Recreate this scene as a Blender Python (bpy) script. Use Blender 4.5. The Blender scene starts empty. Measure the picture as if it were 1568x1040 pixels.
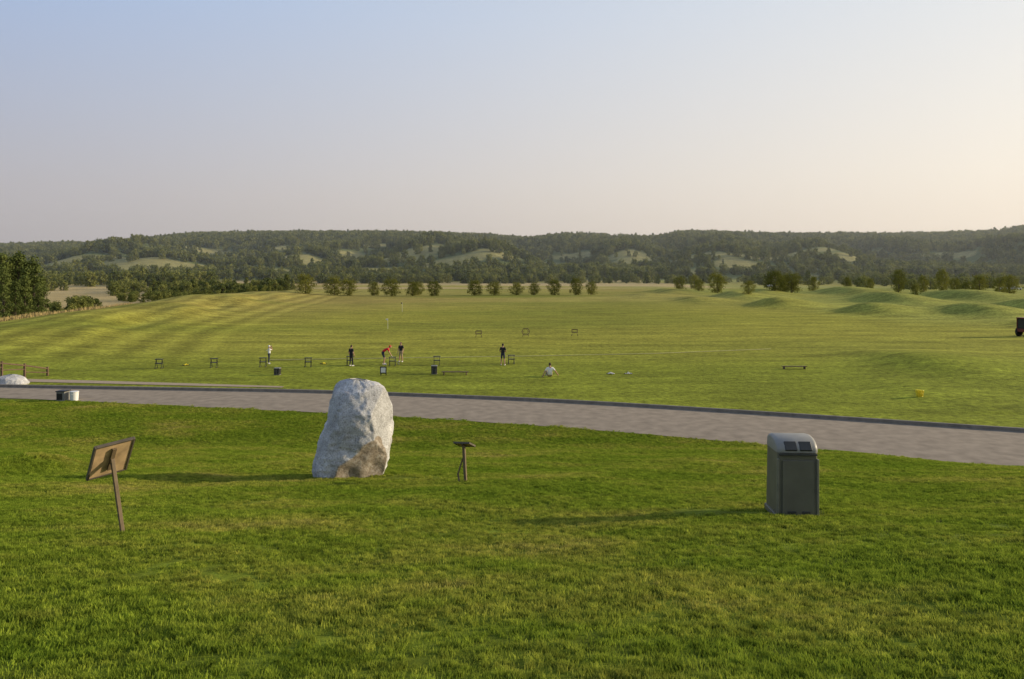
import bpy, bmesh, math, random
import numpy as np
from mathutils import Vector, Matrix, noise as mn
random.seed(4); rng=np.random.default_rng(4)
scene=bpy.context.scene
R=math.radians
SUN_AZ=R(10); SUN_EL=R(15.5)
SUN=Vector((math.cos(SUN_AZ)*math.cos(SUN_EL), math.sin(SUN_AZ)*math.cos(SUN_EL), math.sin(SUN_EL)))

# ------------------------------------------------------------------ materials
def newmat(name):
    m=bpy.data.materials.new(name); m.use_nodes=True
    nt=m.node_tree; b=nt.nodes['Principled BSDF']
    return m,nt,b
def simple(name,col,rough=.7,metal=0,var=.18,scale=8,bump=.0,spec=.3):
    m,nt,b=newmat(name)
    b.inputs['Roughness'].default_value=rough; b.inputs['Metallic'].default_value=metal
    b.inputs['Specular IOR Level'].default_value=spec
    g=nt.nodes.new('ShaderNodeTexCoord'); n=nt.nodes.new('ShaderNodeTexNoise')
    n.inputs['Scale'].default_value=scale; n.inputs['Detail'].default_value=6
    nt.links.new(g.outputs['Object'],n.inputs['Vector'])
    r=nt.nodes.new('ShaderNodeValToRGB')
    r.color_ramp.elements[0].position=.3; r.color_ramp.elements[1].position=.7
    r.color_ramp.elements[0].color=[c*(1-var) for c in col]+[1]
    r.color_ramp.elements[1].color=[min(1,c*(1+var)) for c in col]+[1]
    nt.links.new(n.outputs['Fac'],r.inputs['Fac']); nt.links.new(r.outputs['Color'],b.inputs['Base Color'])
    if bump:
        bp=nt.nodes.new('ShaderNodeBump'); bp.inputs['Strength'].default_value=bump; bp.inputs['Distance'].default_value=.02
        nt.links.new(n.outputs['Fac'],bp.inputs['Height']); nt.links.new(bp.outputs['Normal'],b.inputs['Normal'])
    return m
def leafmat(name,c1,c2,trans=.25):
    m=bpy.data.materials.new(name); m.use_nodes=True; nt=m.node_tree; nt.nodes.clear()
    out=nt.nodes.new('ShaderNodeOutputMaterial'); oi=nt.nodes.new('ShaderNodeObjectInfo')
    geo=nt.nodes.new('ShaderNodeNewGeometry')
    n=nt.nodes.new('ShaderNodeTexNoise'); n.inputs['Scale'].default_value=.6; n.inputs['Detail'].default_value=3
    nt.links.new(geo.outputs['Position'],n.inputs['Vector'])
    ad=nt.nodes.new('ShaderNodeMath'); ad.operation='ADD'
    mu=nt.nodes.new('ShaderNodeMath'); mu.operation='MULTIPLY_ADD'; mu.inputs[1].default_value=1.3; mu.inputs[2].default_value=-.4
    nt.links.new(n.outputs['Fac'],mu.inputs[0])
    mu2=nt.nodes.new('ShaderNodeMath'); mu2.operation='MULTIPLY'; mu2.inputs[1].default_value=.7
    nt.links.new(oi.outputs['Random'],mu2.inputs[0])
    nt.links.new(mu.outputs[0],ad.inputs[0]); nt.links.new(mu2.outputs[0],ad.inputs[1])
    mx=nt.nodes.new('ShaderNodeMix'); mx.data_type='RGBA'
    nt.links.new(ad.outputs[0],mx.inputs['Factor']); mx.inputs['A'].default_value=(*c1,1); mx.inputs['B'].default_value=(*c2,1)
    d=nt.nodes.new('ShaderNodeBsdfDiffuse'); t=nt.nodes.new('ShaderNodeBsdfTranslucent'); s=nt.nodes.new('ShaderNodeMixShader'); s.inputs[0].default_value=trans
    nt.links.new(mx.outputs['Result'],d.inputs['Color']); nt.links.new(mx.outputs['Result'],t.inputs['Color'])
    nt.links.new(d.outputs[0],s.inputs[1]); nt.links.new(t.outputs[0],s.inputs[2]); nt.links.new(s.outputs[0],out.inputs['Surface'])
    return m

# ------------------------------------------------------------------ mesh builder
class MB:
    def __init__(s): s.v=[]; s.f=[]; s.m=[]
    def add(s,vs,fs,mi=0):
        o=len(s.v); s.v+= [tuple(p) for p in vs]; s.f+=[tuple(i+o for i in f) for f in fs]; s.m+=[mi]*len(fs)
    def box(s,c,d,mi=0,taper=1,rot=None):
        hx,hy,hz=d[0]/2,d[1]/2,d[2]/2
        vs=[Vector((x*hx*(taper if z>0 else 1),y*hy*(taper if z>0 else 1),z*hz)) for z in(-1,1) for y in(-1,1) for x in(-1,1)]
        if rot is not None: vs=[rot@v for v in vs]
        s.add([v+Vector(c) for v in vs],[(0,2,3,1),(4,5,7,6),(0,1,5,4),(2,6,7,3),(0,4,6,2),(1,3,7,5)],mi)
    def tube(s,path,rad,n=8,mi=0,caps=True):
        path=[Vector(p) for p in path]; vs=[];fs=[]
        if not hasattr(rad,'__len__'): rad=[rad]*len(path)
        for i,p in enumerate(path):
            a=path[max(i-1,0)]; b=path[min(i+1,len(path)-1)]
            d=(b-a).normalized(); up=Vector((0,0,1)) if abs(d.z)<.9 else Vector((1,0,0))
            x=d.cross(up).normalized(); y=d.cross(x)
            for k in range(n):
                t=2*math.pi*k/n; vs.append(p+(x*math.cos(t)+y*math.sin(t))*rad[i])
        for i in range(len(path)-1):
            for k in range(n):
                k2=(k+1)%n; fs.append((i*n+k,i*n+k2,(i+1)*n+k2,(i+1)*n+k))
        if caps: fs.append(tuple(range(n))); fs.append(tuple(range((len(path)-1)*n,len(path)*n))[::-1])
        s.add(vs,fs,mi)
    def ell(s,c,r,mi=0,nu=16,nv=10,fn=None):
        vs=[];fs=[]
        for j in range(nv+1):
            th=math.pi*j/nv
            for i in range(nu):
                ph=2*math.pi*i/nu
                p=Vector((math.sin(th)*math.cos(ph),math.sin(th)*math.sin(ph),math.cos(th)))
                k=fn(p) if fn else 1
                vs.append(Vector((p.x*r[0]*k,p.y*r[1]*k,p.z*r[2]*k))+Vector(c))
        for j in range(nv):
            for i in range(nu):
                i2=(i+1)%nu; fs.append((j*nu+i,(j+1)*nu+i,(j+1)*nu+i2,j*nu+i2))
        s.add(vs,fs,mi)
    def build(s,name,mats,smooth=False,loc=(0,0,0),rot=(0,0,0),bevel=0,parent=None,link=True,scale=1):
        me=bpy.data.meshes.new(name); me.from_pydata(s.v,[],s.f)
        for m in mats: me.materials.append(m)
        me.polygons.foreach_set('material_index',s.m)
        me.polygons.foreach_set('use_smooth',[smooth]*len(s.f)); me.update()
        ob=bpy.data.objects.new(name,me); ob.location=loc; ob.rotation_euler=rot; ob.scale=(scale,)*3
        if link: scene.collection.objects.link(ob)
        if bevel:
            b=ob.modifiers.new('bevel','BEVEL'); b.width=bevel; b.segments=3; b.limit_method='ANGLE'; b.angle_limit=R(35)
        if parent: ob.parent=parent
        return ob
def empty(name,loc,rot=(0,0,0)):
    e=bpy.data.objects.new(name,None); e.location=loc; e.rotation_euler=rot; scene.collection.objects.link(e); return e

# ------------------------------------------------------------------ terrain
near_x=np.array([-120,-70,-32.8,-11,-5.2,2.9,12,20.6,30,45,70,120.]); near_y=np.array([55,52,47.4,42.3,40.8,38.2,34.3,29.8,26,22,18,14.])
far_x=np.array([-120,-70,-35.6,-12.3,3.5,15.1,25.6,38,55,80,120.]);   far_y=np.array([61,57,51.5,49.2,45.5,41.2,37,32.5,28,25,22.])
ridge_s=(np.array([-900,-300,0,160,240,300,450,600,740,800,860,1000,1050,1200,1400,1500,1568,1900,2500])-784)/1132
ridge_p=np.array([373,375,372,370,362,356,354,354,358,363,357,360,353,357,357,353,346,342,346.])
MOUNDS=[(62,292,22,9,1.8),(70,232,15,8,2.5),(63,176,11,8,2.4),(71,146,9,7.5,2.1),(86,137,11,8,2.3),(100,196,17,9,2.8),
        (80,106,9,7,1.6),(132,215,22,12,3.2),(114,160,13,9,2.6),(101,122,11,8,2.0),(118,260,24,12,3.2),(85,255,16,9,2.4),(45,250,16,9,1.0),
        (52,212,14,7,1.2),
        (36,64,9,6,.9),(28,50,7,4,.2)]
def sstep(t): t=np.clip(t,0,1); return t*t*(3-2*t)
def H(x,y):
    x=np.asarray(x,float); y=np.asarray(y,float)
    yn=np.interp(x,near_x,near_y)
    b=6.343/np.clip(yn,18,33.5)
    yy=np.maximum(y,-6)
    l=6.343-b*yy
    base=.5*(l+np.sqrt(l*l+.06))
    base=base*np.clip((yn-y)/2.5,0,1)
    lum=.05*np.sin(x*.55+1.3)*np.sin(y*.45+.4)+.03*np.sin(x*1.1-y*.7)+.02*np.sin(x*2.3+y*1.1)*np.sin(y*1.7)
    base=base+lum*np.clip((yn-y-2)/6,0,1)*np.clip((y-3)/4,0,1)
    base=base+.40*np.exp(-((x+13.6)/.9)**2-((y-21)/2.2)**2)
    z=base
    for mx,my,ry,rx,h in MOUNDS:
        # one-sided crest: steeper on the side away from the range's right edge
        dx=(x-mx); rr=np.where(dx<0,rx*.62,rx*1.35)
        d=(dx/rr)**2+((y-my-.25*dx)/ry)**2
        z=z+h*np.exp(-d*.9)*(y>42)
    cx=np.interp(y,[60,98,126,174,266,330],[-52,-63,-67,-74,-84,-90])
    hh=np.interp(y,[62,85,126,174,250,320],[0,.9,1.9,2.5,1.8,0])
    z=z+hh*np.exp(-((x-cx)/13)**2)*(1+.06*np.sin(y*.11)+.08*np.sin(y*.23+x*.1))
    z=z+.6*np.exp(-((x-cx-9)/3.2)**2)*sstep((y-80)/20)*(1-sstep((y-200)/60))*np.sin(y*.16+x*.12)
    z=z-sstep((cx-10-x)/30)*2.4*sstep((y-70)/40)*(1-sstep((y-380)/100))
    z=z+.15*np.sin(x*.09+y*.03)*np.sin(y*.05-x*.02)*sstep((y-75)/60)
    # valley side
    s=x/np.maximum(y,300)
    rp=np.interp(s,ridge_s,ridge_p)
    Rz=8+(410-rp)/1132*1300
    t=(y-600)/700
    prof=sstep(t)*.66+.34*np.clip(t,0,1)
    g=(np.sin(x*.0165+y*.004)+.8*np.sin(x*.031+1.7+y*.009)+.6*np.sin(x*.053-y*.013))
    hill=Rz*prof+ 9.5*g*np.where((t>0)&(t<1),np.exp(-((t-.42)/.19)**2)*np.clip(t*8,0,1),0)
    hill=hill+np.where(t>0,11*np.exp(-((t-.28)/.10)**2)*(.5+.5*np.sin(x*.02+2.2))*np.clip(t*8,0,1),0)
    z=z+np.where(t>0,hill,0)
    z=z+np.where(t>1,(y-1300)*.003,0)
    return z
def vnoise(x,y,sc,seed=0):
    r=np.random.default_rng(seed); out=0*x
    for k in range(7):
        a=r.uniform(0,6.28); f=sc*r.uniform(.6,1.7); out=out+np.sin((x*math.cos(a)+y*math.sin(a))*f+r.uniform(0,6.28))
    return out/7*1.9
CLEAR=[]
for px,py,rx,ry in [(250,404,66,22),(205,409,40,18),(525,392,44,22),(480,402,66,22),(640,384,40,22),(690,402,34,16),(975,391,40,22),(960,403,34,16),(1010,379,26,16),(350,416,60,16),(130,398,40,16),(1130,406,44,16),(1320,398,36,14),(830,406,40,14),(560,413,50,14),(1240,385,26,14),(760,388,24,14),(420,380,30,14),(880,395,30,12),(1440,392,40,12),(80,410,40,12),(560,376,30,14),(330,388,36,14),(1060,394,36,14),(1180,396,30,12),(610,397,40,16)]:
    s=(px-784)/1132; yv=np.arange(620,1290,4.); zz=H(s*yv,yv); pp=418-(zz-8)/yv*1132
    k=np.where(pp<=py)[0]; yd=yv[k[0]] if len(k) else 900.
    CLEAR.append((s*yd,yd,rx,ry*1.5))
def clearing(x,y):
    out=0*x
    for cx_,cy_,rx,ry in CLEAR:
        d=((x-cx_)/rx)**2+((y-cy_)/ry)**2
        out=np.maximum(out,np.exp(-d))
    return out+.30*vnoise(x,y,.085,31)

ys=[-30.]
while ys[-1]<6500:
    y=ys[-1]; d=.35 if y<3 else (.16+max(0,y-3)*.004 if y<60 else .4+ (y-60)*.0085)
    if y<-2: d=1.2
    ys.append(y+d)
ys=np.array(ys); NC=700
sv=np.linspace(-1,1,NC); sv=np.sign(sv)*(.55*np.abs(sv)+.45*np.abs(sv)**3)
X=sv[None,:]*(np.maximum(ys,0)[:,None]*1.35+42); Y=np.repeat(ys[:,None],NC,1)
Z=H(X,Y)
NR=len(ys)
V=np.stack([X.ravel(),Y.ravel(),Z.ravel()],1)
idx=np.arange(NR*NC).reshape(NR,NC)
F=np.stack([idx[:-1,:-1].ravel(),idx[:-1,1:].ravel(),idx[1:,1:].ravel(),idx[1:,:-1].ravel()],1)
me=bpy.data.meshes.new('ground'); me.vertices.add(len(V)); me.vertices.foreach_set('co',V.ravel())
me.loops.add(F.size); me.loops.foreach_set('vertex_index',F.ravel().astype(np.int32))
me.polygons.add(len(F)); me.polygons.foreach_set('loop_start',np.arange(0,F.size,4,dtype=np.int32)); me.polygons.foreach_set('loop_total',np.full(len(F),4,dtype=np.int32))
me.update(calc_edges=True); me.polygons.foreach_set('use_smooth',np.ones(len(F),bool))
LAWN=np.array([.13,.165,.016]); RNG=np.array([.275,.265,.038]); FAR=np.array([.34,.295,.08]); TAN=np.array([.46,.36,.17]); WOOD=np.array([.11,.135,.05]); REED=np.array([.32,.23,.08]); ROUGH=np.array([.18,.185,.03])
x=X;y=Y
yn=np.interp(x,near_x,near_y)
def mixc(c,col,f): return c*(1-f[...,None])+col*f[...,None]
C=np.ones(X.shape+(3,))*LAWN
C=mixc(C,np.array([.18,.165,.032]),.55*np.clip(vnoise(x,y,.5,3),0,1)*sstep((y-12)/15))
C=mixc(C,np.array([.20,.225,.024]),sstep((y-yn)/3))
C=mixc(C,RNG,sstep((y-58)/25)); C=mixc(C,FAR,sstep((y-130)/120)*.8)
C=mixc(C,ROUGH,.65*np.clip(vnoise(x,y,.035,5),0,1)*sstep((y-80)/40)*(1-sstep((y-360)/80)))
C=mixc(C,np.array([.31,.24,.065]),.65*np.clip(vnoise(x*.5,y*.8,.05,15),0,1)*sstep((y-70)/20)*(1-sstep((y-360)/80))*(1-sstep((x-45)/30)))
C=mixc(C,np.array([.15,.18,.022]),.7*np.clip(vnoise(x*.3,y,.12,9),0,1)*sstep((y-66)/20)*(1-sstep((y-360)/80)))
cx=np.interp(y,[60,98,126,174,266,330],[-52,-63,-67,-74,-84,-90])
rngm=sstep((y-62)/12)*(1-sstep((y-330)/60))
st1=np.sin(y*.75+.6*np.sin(x*.03)+x*.05)*rngm*(x>cx+12)*np.clip(1-(y-62)/160,0,1)
st2=np.sin((x-cx)*1.25+.02*y)*rngm*(x<cx+26)*(x>cx-12)
st3=np.sin((x*.8+y*.5)*.55)*sstep((x-50)/15)*rngm
C=C*(1+.08*st1+.2*st2+.09*st3)[...,None]
C=mixc(C,REED,sstep((cx-14-x)/6)*sstep((y-105)/15)*sstep(.6+vnoise(x,y,.05,6)))
C=mixc(C,np.array([.27,.285,.06]),sstep((x-55)/20)*sstep((y-100)/30)*(1-sstep((y-420)/60))*.7)
tanf=sstep((y-340)/40)*(1-sstep((y-640)/30))*sstep(.5+1.5*vnoise(x*.18,y,.055,7))
C=mixc(C,TAN,tanf*(x<120)); C=mixc(C,np.array([.30,.30,.09]),tanf*(x>=120)*.8)
C=mixc(C,TAN,sstep((cx-25-x)/8)*sstep((y-210)/20)*(1-sstep((y-420)/30))*.8)
C=mixc(C,WOOD,sstep((y-620)/40))
clr=clearing(X,Y)
C=mixc(C,np.array([.27,.25,.10]),sstep((clr-.32)/.2)*sstep((y-620)/30))
C=mixc(C,np.array([.30,.27,.12]),sstep((y-1280)/10))
ca=me.color_attributes.new('cover','FLOAT_COLOR','POINT')
ca.data.foreach_set('color',np.concatenate([C.reshape(-1,3),np.ones((len(V),1))],1).ravel())
m,nt,b=newmat('turf'); b.inputs['Roughness'].default_value=.95; b.inputs['Specular IOR Level'].default_value=.05
L=nt.links.new
at=nt.nodes.new('ShaderNodeAttribute'); at.attribute_name='cover'
geo=nt.nodes.new('ShaderNodeNewGeometry')
def nz(scale,detail,vec=None,sx=1,sy=1):
    mp=nt.nodes.new('ShaderNodeMapping'); mp.inputs['Scale'].default_value=(sx,sy,1); L(geo.outputs['Position'],mp.inputs[0])
    n=nt.nodes.new('ShaderNodeTexNoise'); n.inputs['Scale'].default_value=scale; n.inputs['Detail'].default_value=detail; n.inputs['Roughness'].default_value=.72
    L(mp.outputs[0],n.inputs['Vector']); return n
n1=nz(2.4,9); n2=nz(.3,7,sx=.3); n3=nz(.7,6)
def rng_node(n,a,b_,lo=.3,hi=.7):
    r=nt.nodes.new('ShaderNodeMapRange'); r.inputs['From Min'].default_value=lo; r.inputs['From Max'].default_value=hi; r.inputs['To Min'].default_value=a; r.inputs['To Max'].default_value=b_
    L(n.outputs['Fac'],r.inputs['Value']); return r
def mul(a,b_):
    q=nt.nodes.new('ShaderNodeMath'); q.operation='MULTIPLY'; L(a,q.inputs[0]); L(b_,q.inputs[1]); return q.outputs[0]
k=mul(mul(rng_node(n1,.4,1.6).outputs[0],rng_node(n2,.62,1.38).outputs[0]),rng_node(n3,.78,1.22).outputs[0])
vm=nt.nodes.new('ShaderNodeVectorMath'); vm.operation='SCALE'; L(at.outputs['Color'],vm.inputs[0]); L(k,vm.inputs['Scale']); L(vm.outputs[0],b.inputs['Base Color'])
bp=nt.nodes.new('ShaderNodeBump'); bp.inputs['Strength'].default_value=.8; bp.inputs['Distance'].default_value=.09; L(n1.outputs['Fac'],bp.inputs['Height']); L(bp.outputs[0],b.inputs['Normal'])
me.materials.append(m)
ground=bpy.data.objects.new('ground',me); scene.collection.objects.link(ground)
def hz(x,y): return float(H(np.array([x]),np.array([y]))[0])
def site(px,Yd,dz=0):    # surveyed bearing tangent -> plan position on the ground
    x=(px-784)/1132*Yd; return Vector((x,Yd,hz(x,Yd)+dz))

# ------------------------------------------------------------------ road + kerb
asphalt=simple('asphalt_weathered',(.29,.24,.18),.95,var=.18,scale=1.6,bump=.25,spec=.1)
concrete=simple('concrete',(.2,.175,.14),.9,var=.2,scale=3,bump=.2)
def interp_line(xs,yv,n=200,x0=-120,x1=120):
    t=np.linspace(x0,x1,n); v=np.interp(t,xs,yv)
    k=np.ones(9)/9; v2=np.convolve(np.pad(v,4,mode='edge'),k,'valid'); return t,v2
t,ny=interp_line(near_x,near_y); _,fy=interp_line(far_x,far_y)
mb=MB(); vs=[];fs=[]; NK=6
for i in range(len(t)):
    for k_ in range(NK+1):
        w=k_/NK; edge=.05*math.sin(i*1.7)+.03*math.sin(i*4.1) if k_==0 else 0
        vs.append((t[i],ny[i]*(1-w)+fy[i]*w+edge,.02+.05*math.sin(math.pi*w)))
for i in range(len(t)-1):
    for k_ in range(NK):
        a=i*(NK+1)+k_; fs.append((a,a+NK+1,a+NK+2,a+1))
mb.add(vs,fs); mb.build('road',[asphalt],smooth=True)
mb=MB()
vs=[];fs=[]
for i in range(len(t)):
    y0=fy[i]
    for dy,z in((-.22,.03),(-.02,.05),(0,.19),(.03,.21),(.2,.21),(.22,0)):
        vs.append((t[i],y0+dy,z))
for i in range(len(t)-1):
    for k_ in range(5): a=i*6+k_; fs.append((a,a+6,a+7,a+1))
mb.add(vs,fs); mb.build('road_kerb',[concrete])
mb=MB(); pts=[(-75,62,60.2),(-50,58.5,57),(-38.7,56,54.6),(-30,54.6,53.4),(-22,53.2,52.2),(-16,52,51.4)]
vs=[];fs=[]
for a,y1,y2 in pts: vs+=[(a,y1,.03),(a,y2,.03)]
for i in range(len(pts)-1): fs.append((2*i,2*i+1,2*i+3,2*i+2))
mb.add(vs,fs); mb.build('side_path',[simple('path_gravel',(.36,.28,.19),.95,var=.1,scale=2)])

# ------------------------------------------------------------------ instancing helper
def proto_coll(name,obs):
    c=bpy.data.collections.new(name)
    for o in obs: c.objects.link(o)
    return c
def scatter(name,P,S,E,I,coll):
    me=bpy.data.meshes.new(name); me.from_pydata([tuple(p) for p in P],[],[])
    a=me.attributes.new('scl','FLOAT_VECTOR','POINT'); S=np.asarray(S,float); S=np.repeat(S[:,None],3,1) if S.ndim==1 else S; a.data.foreach_set('vector',S.ravel())
    a=me.attributes.new('rot','FLOAT_VECTOR','POINT'); a.data.foreach_set('vector',np.asarray(E,float).ravel())
    a=me.attributes.new('pick','INT','POINT'); a.data.foreach_set('value',np.asarray(I,np.int32))
    ob=bpy.data.objects.new(name,me); scene.collection.objects.link(ob)
    ng=bpy.data.node_groups.new(name+'_gn','GeometryNodeTree')
    ng.interface.new_socket('Geometry',in_out='INPUT',socket_type='NodeSocketGeometry'); ng.interface.new_socket('Geometry',in_out='OUTPUT',socket_type='NodeSocketGeometry')
    N=ng.nodes; gi=N.new('NodeGroupInput'); go=N.new('NodeGroupOutput'); iop=N.new('GeometryNodeInstanceOnPoints'); ci=N.new('GeometryNodeCollectionInfo')
    ci.inputs['Collection'].default_value=coll; ci.inputs['Separate Children'].default_value=True; ci.inputs['Reset Children'].default_value=True
    def na(n,t):
        q=N.new('GeometryNodeInputNamedAttribute'); q.data_type=t; q.inputs['Name'].default_value=n; return q.outputs['Attribute']
    l=ng.links.new
    l(gi.outputs[0],iop.inputs['Points']); l(ci.outputs[0],iop.inputs['Instance']); iop.inputs['Pick Instance'].default_value=True
    l(na('pick','INT'),iop.inputs['Instance Index']); l(na('scl','FLOAT_VECTOR'),iop.inputs['Scale'])
    er=N.new('FunctionNodeEulerToRotation'); l(na('rot','FLOAT_VECTOR'),er.inputs[0]); l(er.outputs[0],iop.inputs['Rotation'])
    l(iop.outputs[0],go.inputs[0])
    md=ob.modifiers.new('scatter','NODES'); md.node_group=ng
    return ob

# ------------------------------------------------------------------ grass
gm=bpy.data.materials.new('grass_blades'); gm.use_nodes=True; nt=gm.node_tree; nt.nodes.clear(); L=nt.links.new
out=nt.nodes.new('ShaderNodeOutputMaterial'); geo=nt.nodes.new('ShaderNodeNewGeometry')
def pn(scale,detail,sx=1):
    mp=nt.nodes.new('ShaderNodeMapping'); mp.inputs['Scale'].default_value=(sx,1,1); L(geo.outputs['Position'],mp.inputs[0])
    n=nt.nodes.new('ShaderNodeTexNoise'); n.inputs['Scale'].default_value=scale; n.inputs['Detail'].default_value=detail; n.inputs['Roughness'].default_value=.7; L(mp.outputs[0],n.inputs['Vector']); return n
na_=pn(.35,6,.6); nb_=pn(5.0,8); 
def ramp(n,els):
    r=nt.nodes.new('ShaderNodeValToRGB'); e=r.color_ramp.elements
    e[0].position=els[0][0]; e[0].color=(*els[0][1],1); e[1].position=els[-1][0]; e[1].color=(*els[-1][1],1)
    for p,c in els[1:-1]: q=e.new(p); q.color=(*c,1)
    L(n.outputs['Fac'],r.inputs['Fac']); return r
r1=ramp(na_,[(.3,(.15,.235,.021)),(.48,(.225,.295,.033)),(.6,(.31,.33,.055)),(.72,(.42,.37,.11))])
r2=ramp(nb_,[(.32,(.42,.46,.42)),(.5,(.98,.98,.98)),(.68,(1.75,1.62,1.65))])
mm=nt.nodes.new('ShaderNodeMix'); mm.data_type='RGBA'; mm.blend_type='MULTIPLY'; mm.inputs['Factor'].default_value=1
L(r1.outputs[0],mm.inputs['A']); L(r2.outputs[0],mm.inputs['B'])
d=nt.nodes.new('ShaderNodeBsdfDiffuse'); tr=nt.nodes.new('ShaderNodeBsdfTranslucent'); s=nt.nodes.new('ShaderNodeMixShader'); s.inputs[0].default_value=.38
L(mm.outputs['Result'],d.inputs['Color']); L(mm.outputs['Result'],tr.inputs['Color']); L(d.outputs[0],s.inputs[1]); L(tr.outputs[0],s.inputs[2]); L(s.outputs[0],out.inputs['Surface'])
def grass_patch(i,n=800,size=.55):
    r=np.random.default_rng(100+i); vs=[];fs=[]
    tuft=r.uniform(-size/2,size/2,(22,2))
    for k in range(n):
        if k%2: x0,y0=tuft[k%22]+r.normal(0,.022,2)
        else: x0,y0=r.uniform(-size/2,size/2,2)
        a=r.uniform(0,6.28); h=r.uniform(.02,.045)*(1.35 if k%2 else 1); w=r.uniform(.0028,.0052); lean=r.uniform(.005,.035); b2=r.uniform(0,6.28)
        dx,dy=math.cos(a)*w,math.sin(a)*w; lx,ly=math.cos(b2)*lean,math.sin(b2)*lean
        o=len(vs)
        vs+=[(x0-dx,y0-dy,-.01),(x0+dx,y0+dy,-.01),(x0+dx*.8+lx*.4,y0+dy*.8+ly*.4,h*.6),(x0-dx*.8+lx*.4,y0-dy*.8+ly*.4,h*.6),(x0+lx,y0+ly,h)]
        fs+=[(o,o+1,o+2,o+3),(o+3,o+2,o+4)]
    me=bpy.data.meshes.new('grass_patch'); me.from_pydata(vs,[],fs); me.materials.append(gm)
    return bpy.data.objects.new('grass_patch',me)
gc=proto_coll('grass_patches',[grass_patch(i) for i in range(6)])
P=[];E=[]
yv=2.6
while yv<46:
    st=.36 if yv<20 else .42
    xm=yv*.76+2.5
    for xv in np.arange(-xm,xm,st):
        xx=xv+random.uniform(-.14,.14); yy=yv+random.uniform(-.14,.14)
        if yy>np.interp(xx,near_x,near_y)-random.uniform(-.05,.3): continue
        if (math.hypot((xx+2.6)/1.7,(yy-18.9)/.8)<1 or math.hypot((xx-3.9)/1.3,(yy-12.1)/.55)<1 or math.hypot((xx+6.4)/.5,(yy-10.4)/.35)<1) and random.random()<.8: continue
        P.append((xx,yy,0)); 
    yv+=st
P=np.array(P); P[:,2]=H(P[:,0],P[:,1])
gx=(H(P[:,0]+.15,P[:,1])-H(P[:,0]-.15,P[:,1]))/.3; gy=(H(P[:,0],P[:,1]+.15)-H(P[:,0],P[:,1]-.15))/.3
for i in range(len(P)):
    nrm=Vector((-gx[i],-gy[i],1)).normalized()
    M=Vector((0,0,1)).rotation_difference(nrm).to_matrix()@Matrix.Rotation(random.uniform(0,6.28),3,'Z')
    E.append(tuple(M.to_euler()))
gs=rng.uniform(.8,1.15,len(P)); gs=gs*(1+.35*np.clip((P[:,1]-14)/12,0,1))*(1+.22*vnoise(P[:,0],P[:,1],1.6,77))
scatter('lawn_grass',P,gs,E,rng.integers(0,6,len(P)),gc)

# ------------------------------------------------------------------ trees
bark=simple('bark',(.09,.07,.05),.9,var=.3,scale=6)
leaf_r=leafmat('leaves_range_trees',(.08,.095,.022),(.22,.22,.05))
leaf_h=leafmat('leaves_woodland',(.06,.09,.028),(.25,.26,.075))
leaf_d=leafmat('leaves_dark_poplar',(.06,.085,.028),(.15,.18,.05))
def make_tree(name,h,w,seed,leafm,clumps=26,leaves=60,ls=.28,low=.16,narrow=False,link=True,loc=(0,0,0),scale=1,rz=0):
    r=random.Random(seed); mb=MB()
    top=h*.75
    lean=(r.uniform(-.03,.03)*h,r.uniform(-.03,.03)*h)
    mb.tube([(0,0,-.3),(lean[0]*.3,lean[1]*.3,h*.25),(lean[0],lean[1],h*.55),(lean[0]*1.3,lean[1]*1.3,top)],[h*.028,h*.021,h*.013,h*.004],6,0)
    cl=[]
    for i in range(clumps):
        u=(i+.5)/clumps; z=h*(low+ (1-low)*u**.9)
        if narrow: rr=w/2*(1-u)**.6*1.0*min(1,u*5+.5)
        else: rr=w/2*math.sqrt(max(.05,1-(2*(z/h-low)/(1-low)-1)**2*.85))
        a=i*2.4+r.uniform(-.6,.6); q=rr*r.uniform(.3,1.0)
        c=Vector((math.cos(a)*q+lean[0],math.sin(a)*q+lean[1],z-h*.03+r.uniform(-.04,.04)*h)); cl.append(c)
        if i%3==0:
            zb=max(h*low*.7,c.z-h*.16); mb.tube([(lean[0]*zb/h,lean[1]*zb/h,zb),(c.x*.6,c.y*.6,(zb+c.z)/2),tuple(c)],[h*.01,h*.007,h*.002],4,0)
    vs=[];fs=[]
    for c in cl:
        cr=w*r.uniform(.13,.22)
        for k in range(leaves):
            d=Vector((r.gauss(0,1),r.gauss(0,1),r.gauss(0,.8))).normalized()*cr*r.uniform(.35,1.15)
            p=c+d; nn=(d.normalized()+Vector((r.gauss(0,.5),r.gauss(0,.5),r.gauss(0,.5)))).normalized()
            s_=ls*r.uniform(.6,1.3); a1=nn.orthogonal().normalized(); a1=Matrix.Rotation(r.uniform(0,6.28),3,nn)@a1; b1=nn.cross(a1)
            o=len(vs); vs+=[p-a1*s_*.5,p-b1*s_*.35,p+a1*s_*.5,p+b1*s_*.35]; fs.append((o,o+1,o+2,o+3))
    mb.add(vs,fs,1)
    return mb.build(name,[bark,leafm],link=link,loc=loc,scale=scale,rot=(0,0,rz))
protoR=[make_tree('rt',5.2,4.9,50+i,leaf_r,clumps=38,leaves=85,ls=.25,low=.08,link=False) for i in range(5)]
def place(name,protos,k,px,Yd,sc,sx=1):
    o=bpy.data.objects.new(name,protos[k%len(protos)].data); p=site(px,Yd,0); o.location=p; o.rotation_euler=(0,0,k*1.37); o.scale=(sc*sx,sc*sx,sc); scene.collection.objects.link(o); return o
row=[(468,252,1.25,1.1),(512,256,1.15,1.2),(535,258,1.1,1.1),(573,262,.9,1.0),(600,256,1.15,1.2),(632,262,.95,1.0),(640,270,.9,1.1),(666,258,1.0,1.1),(727,262,1.0,1.2),(757,262,.9,1.2),(791,264,.85,1.2),(818,266,.8,1.1),(850,266,1.05,1.0),(882,268,1.15,.9),(905,270,.9,1.0)]
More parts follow.
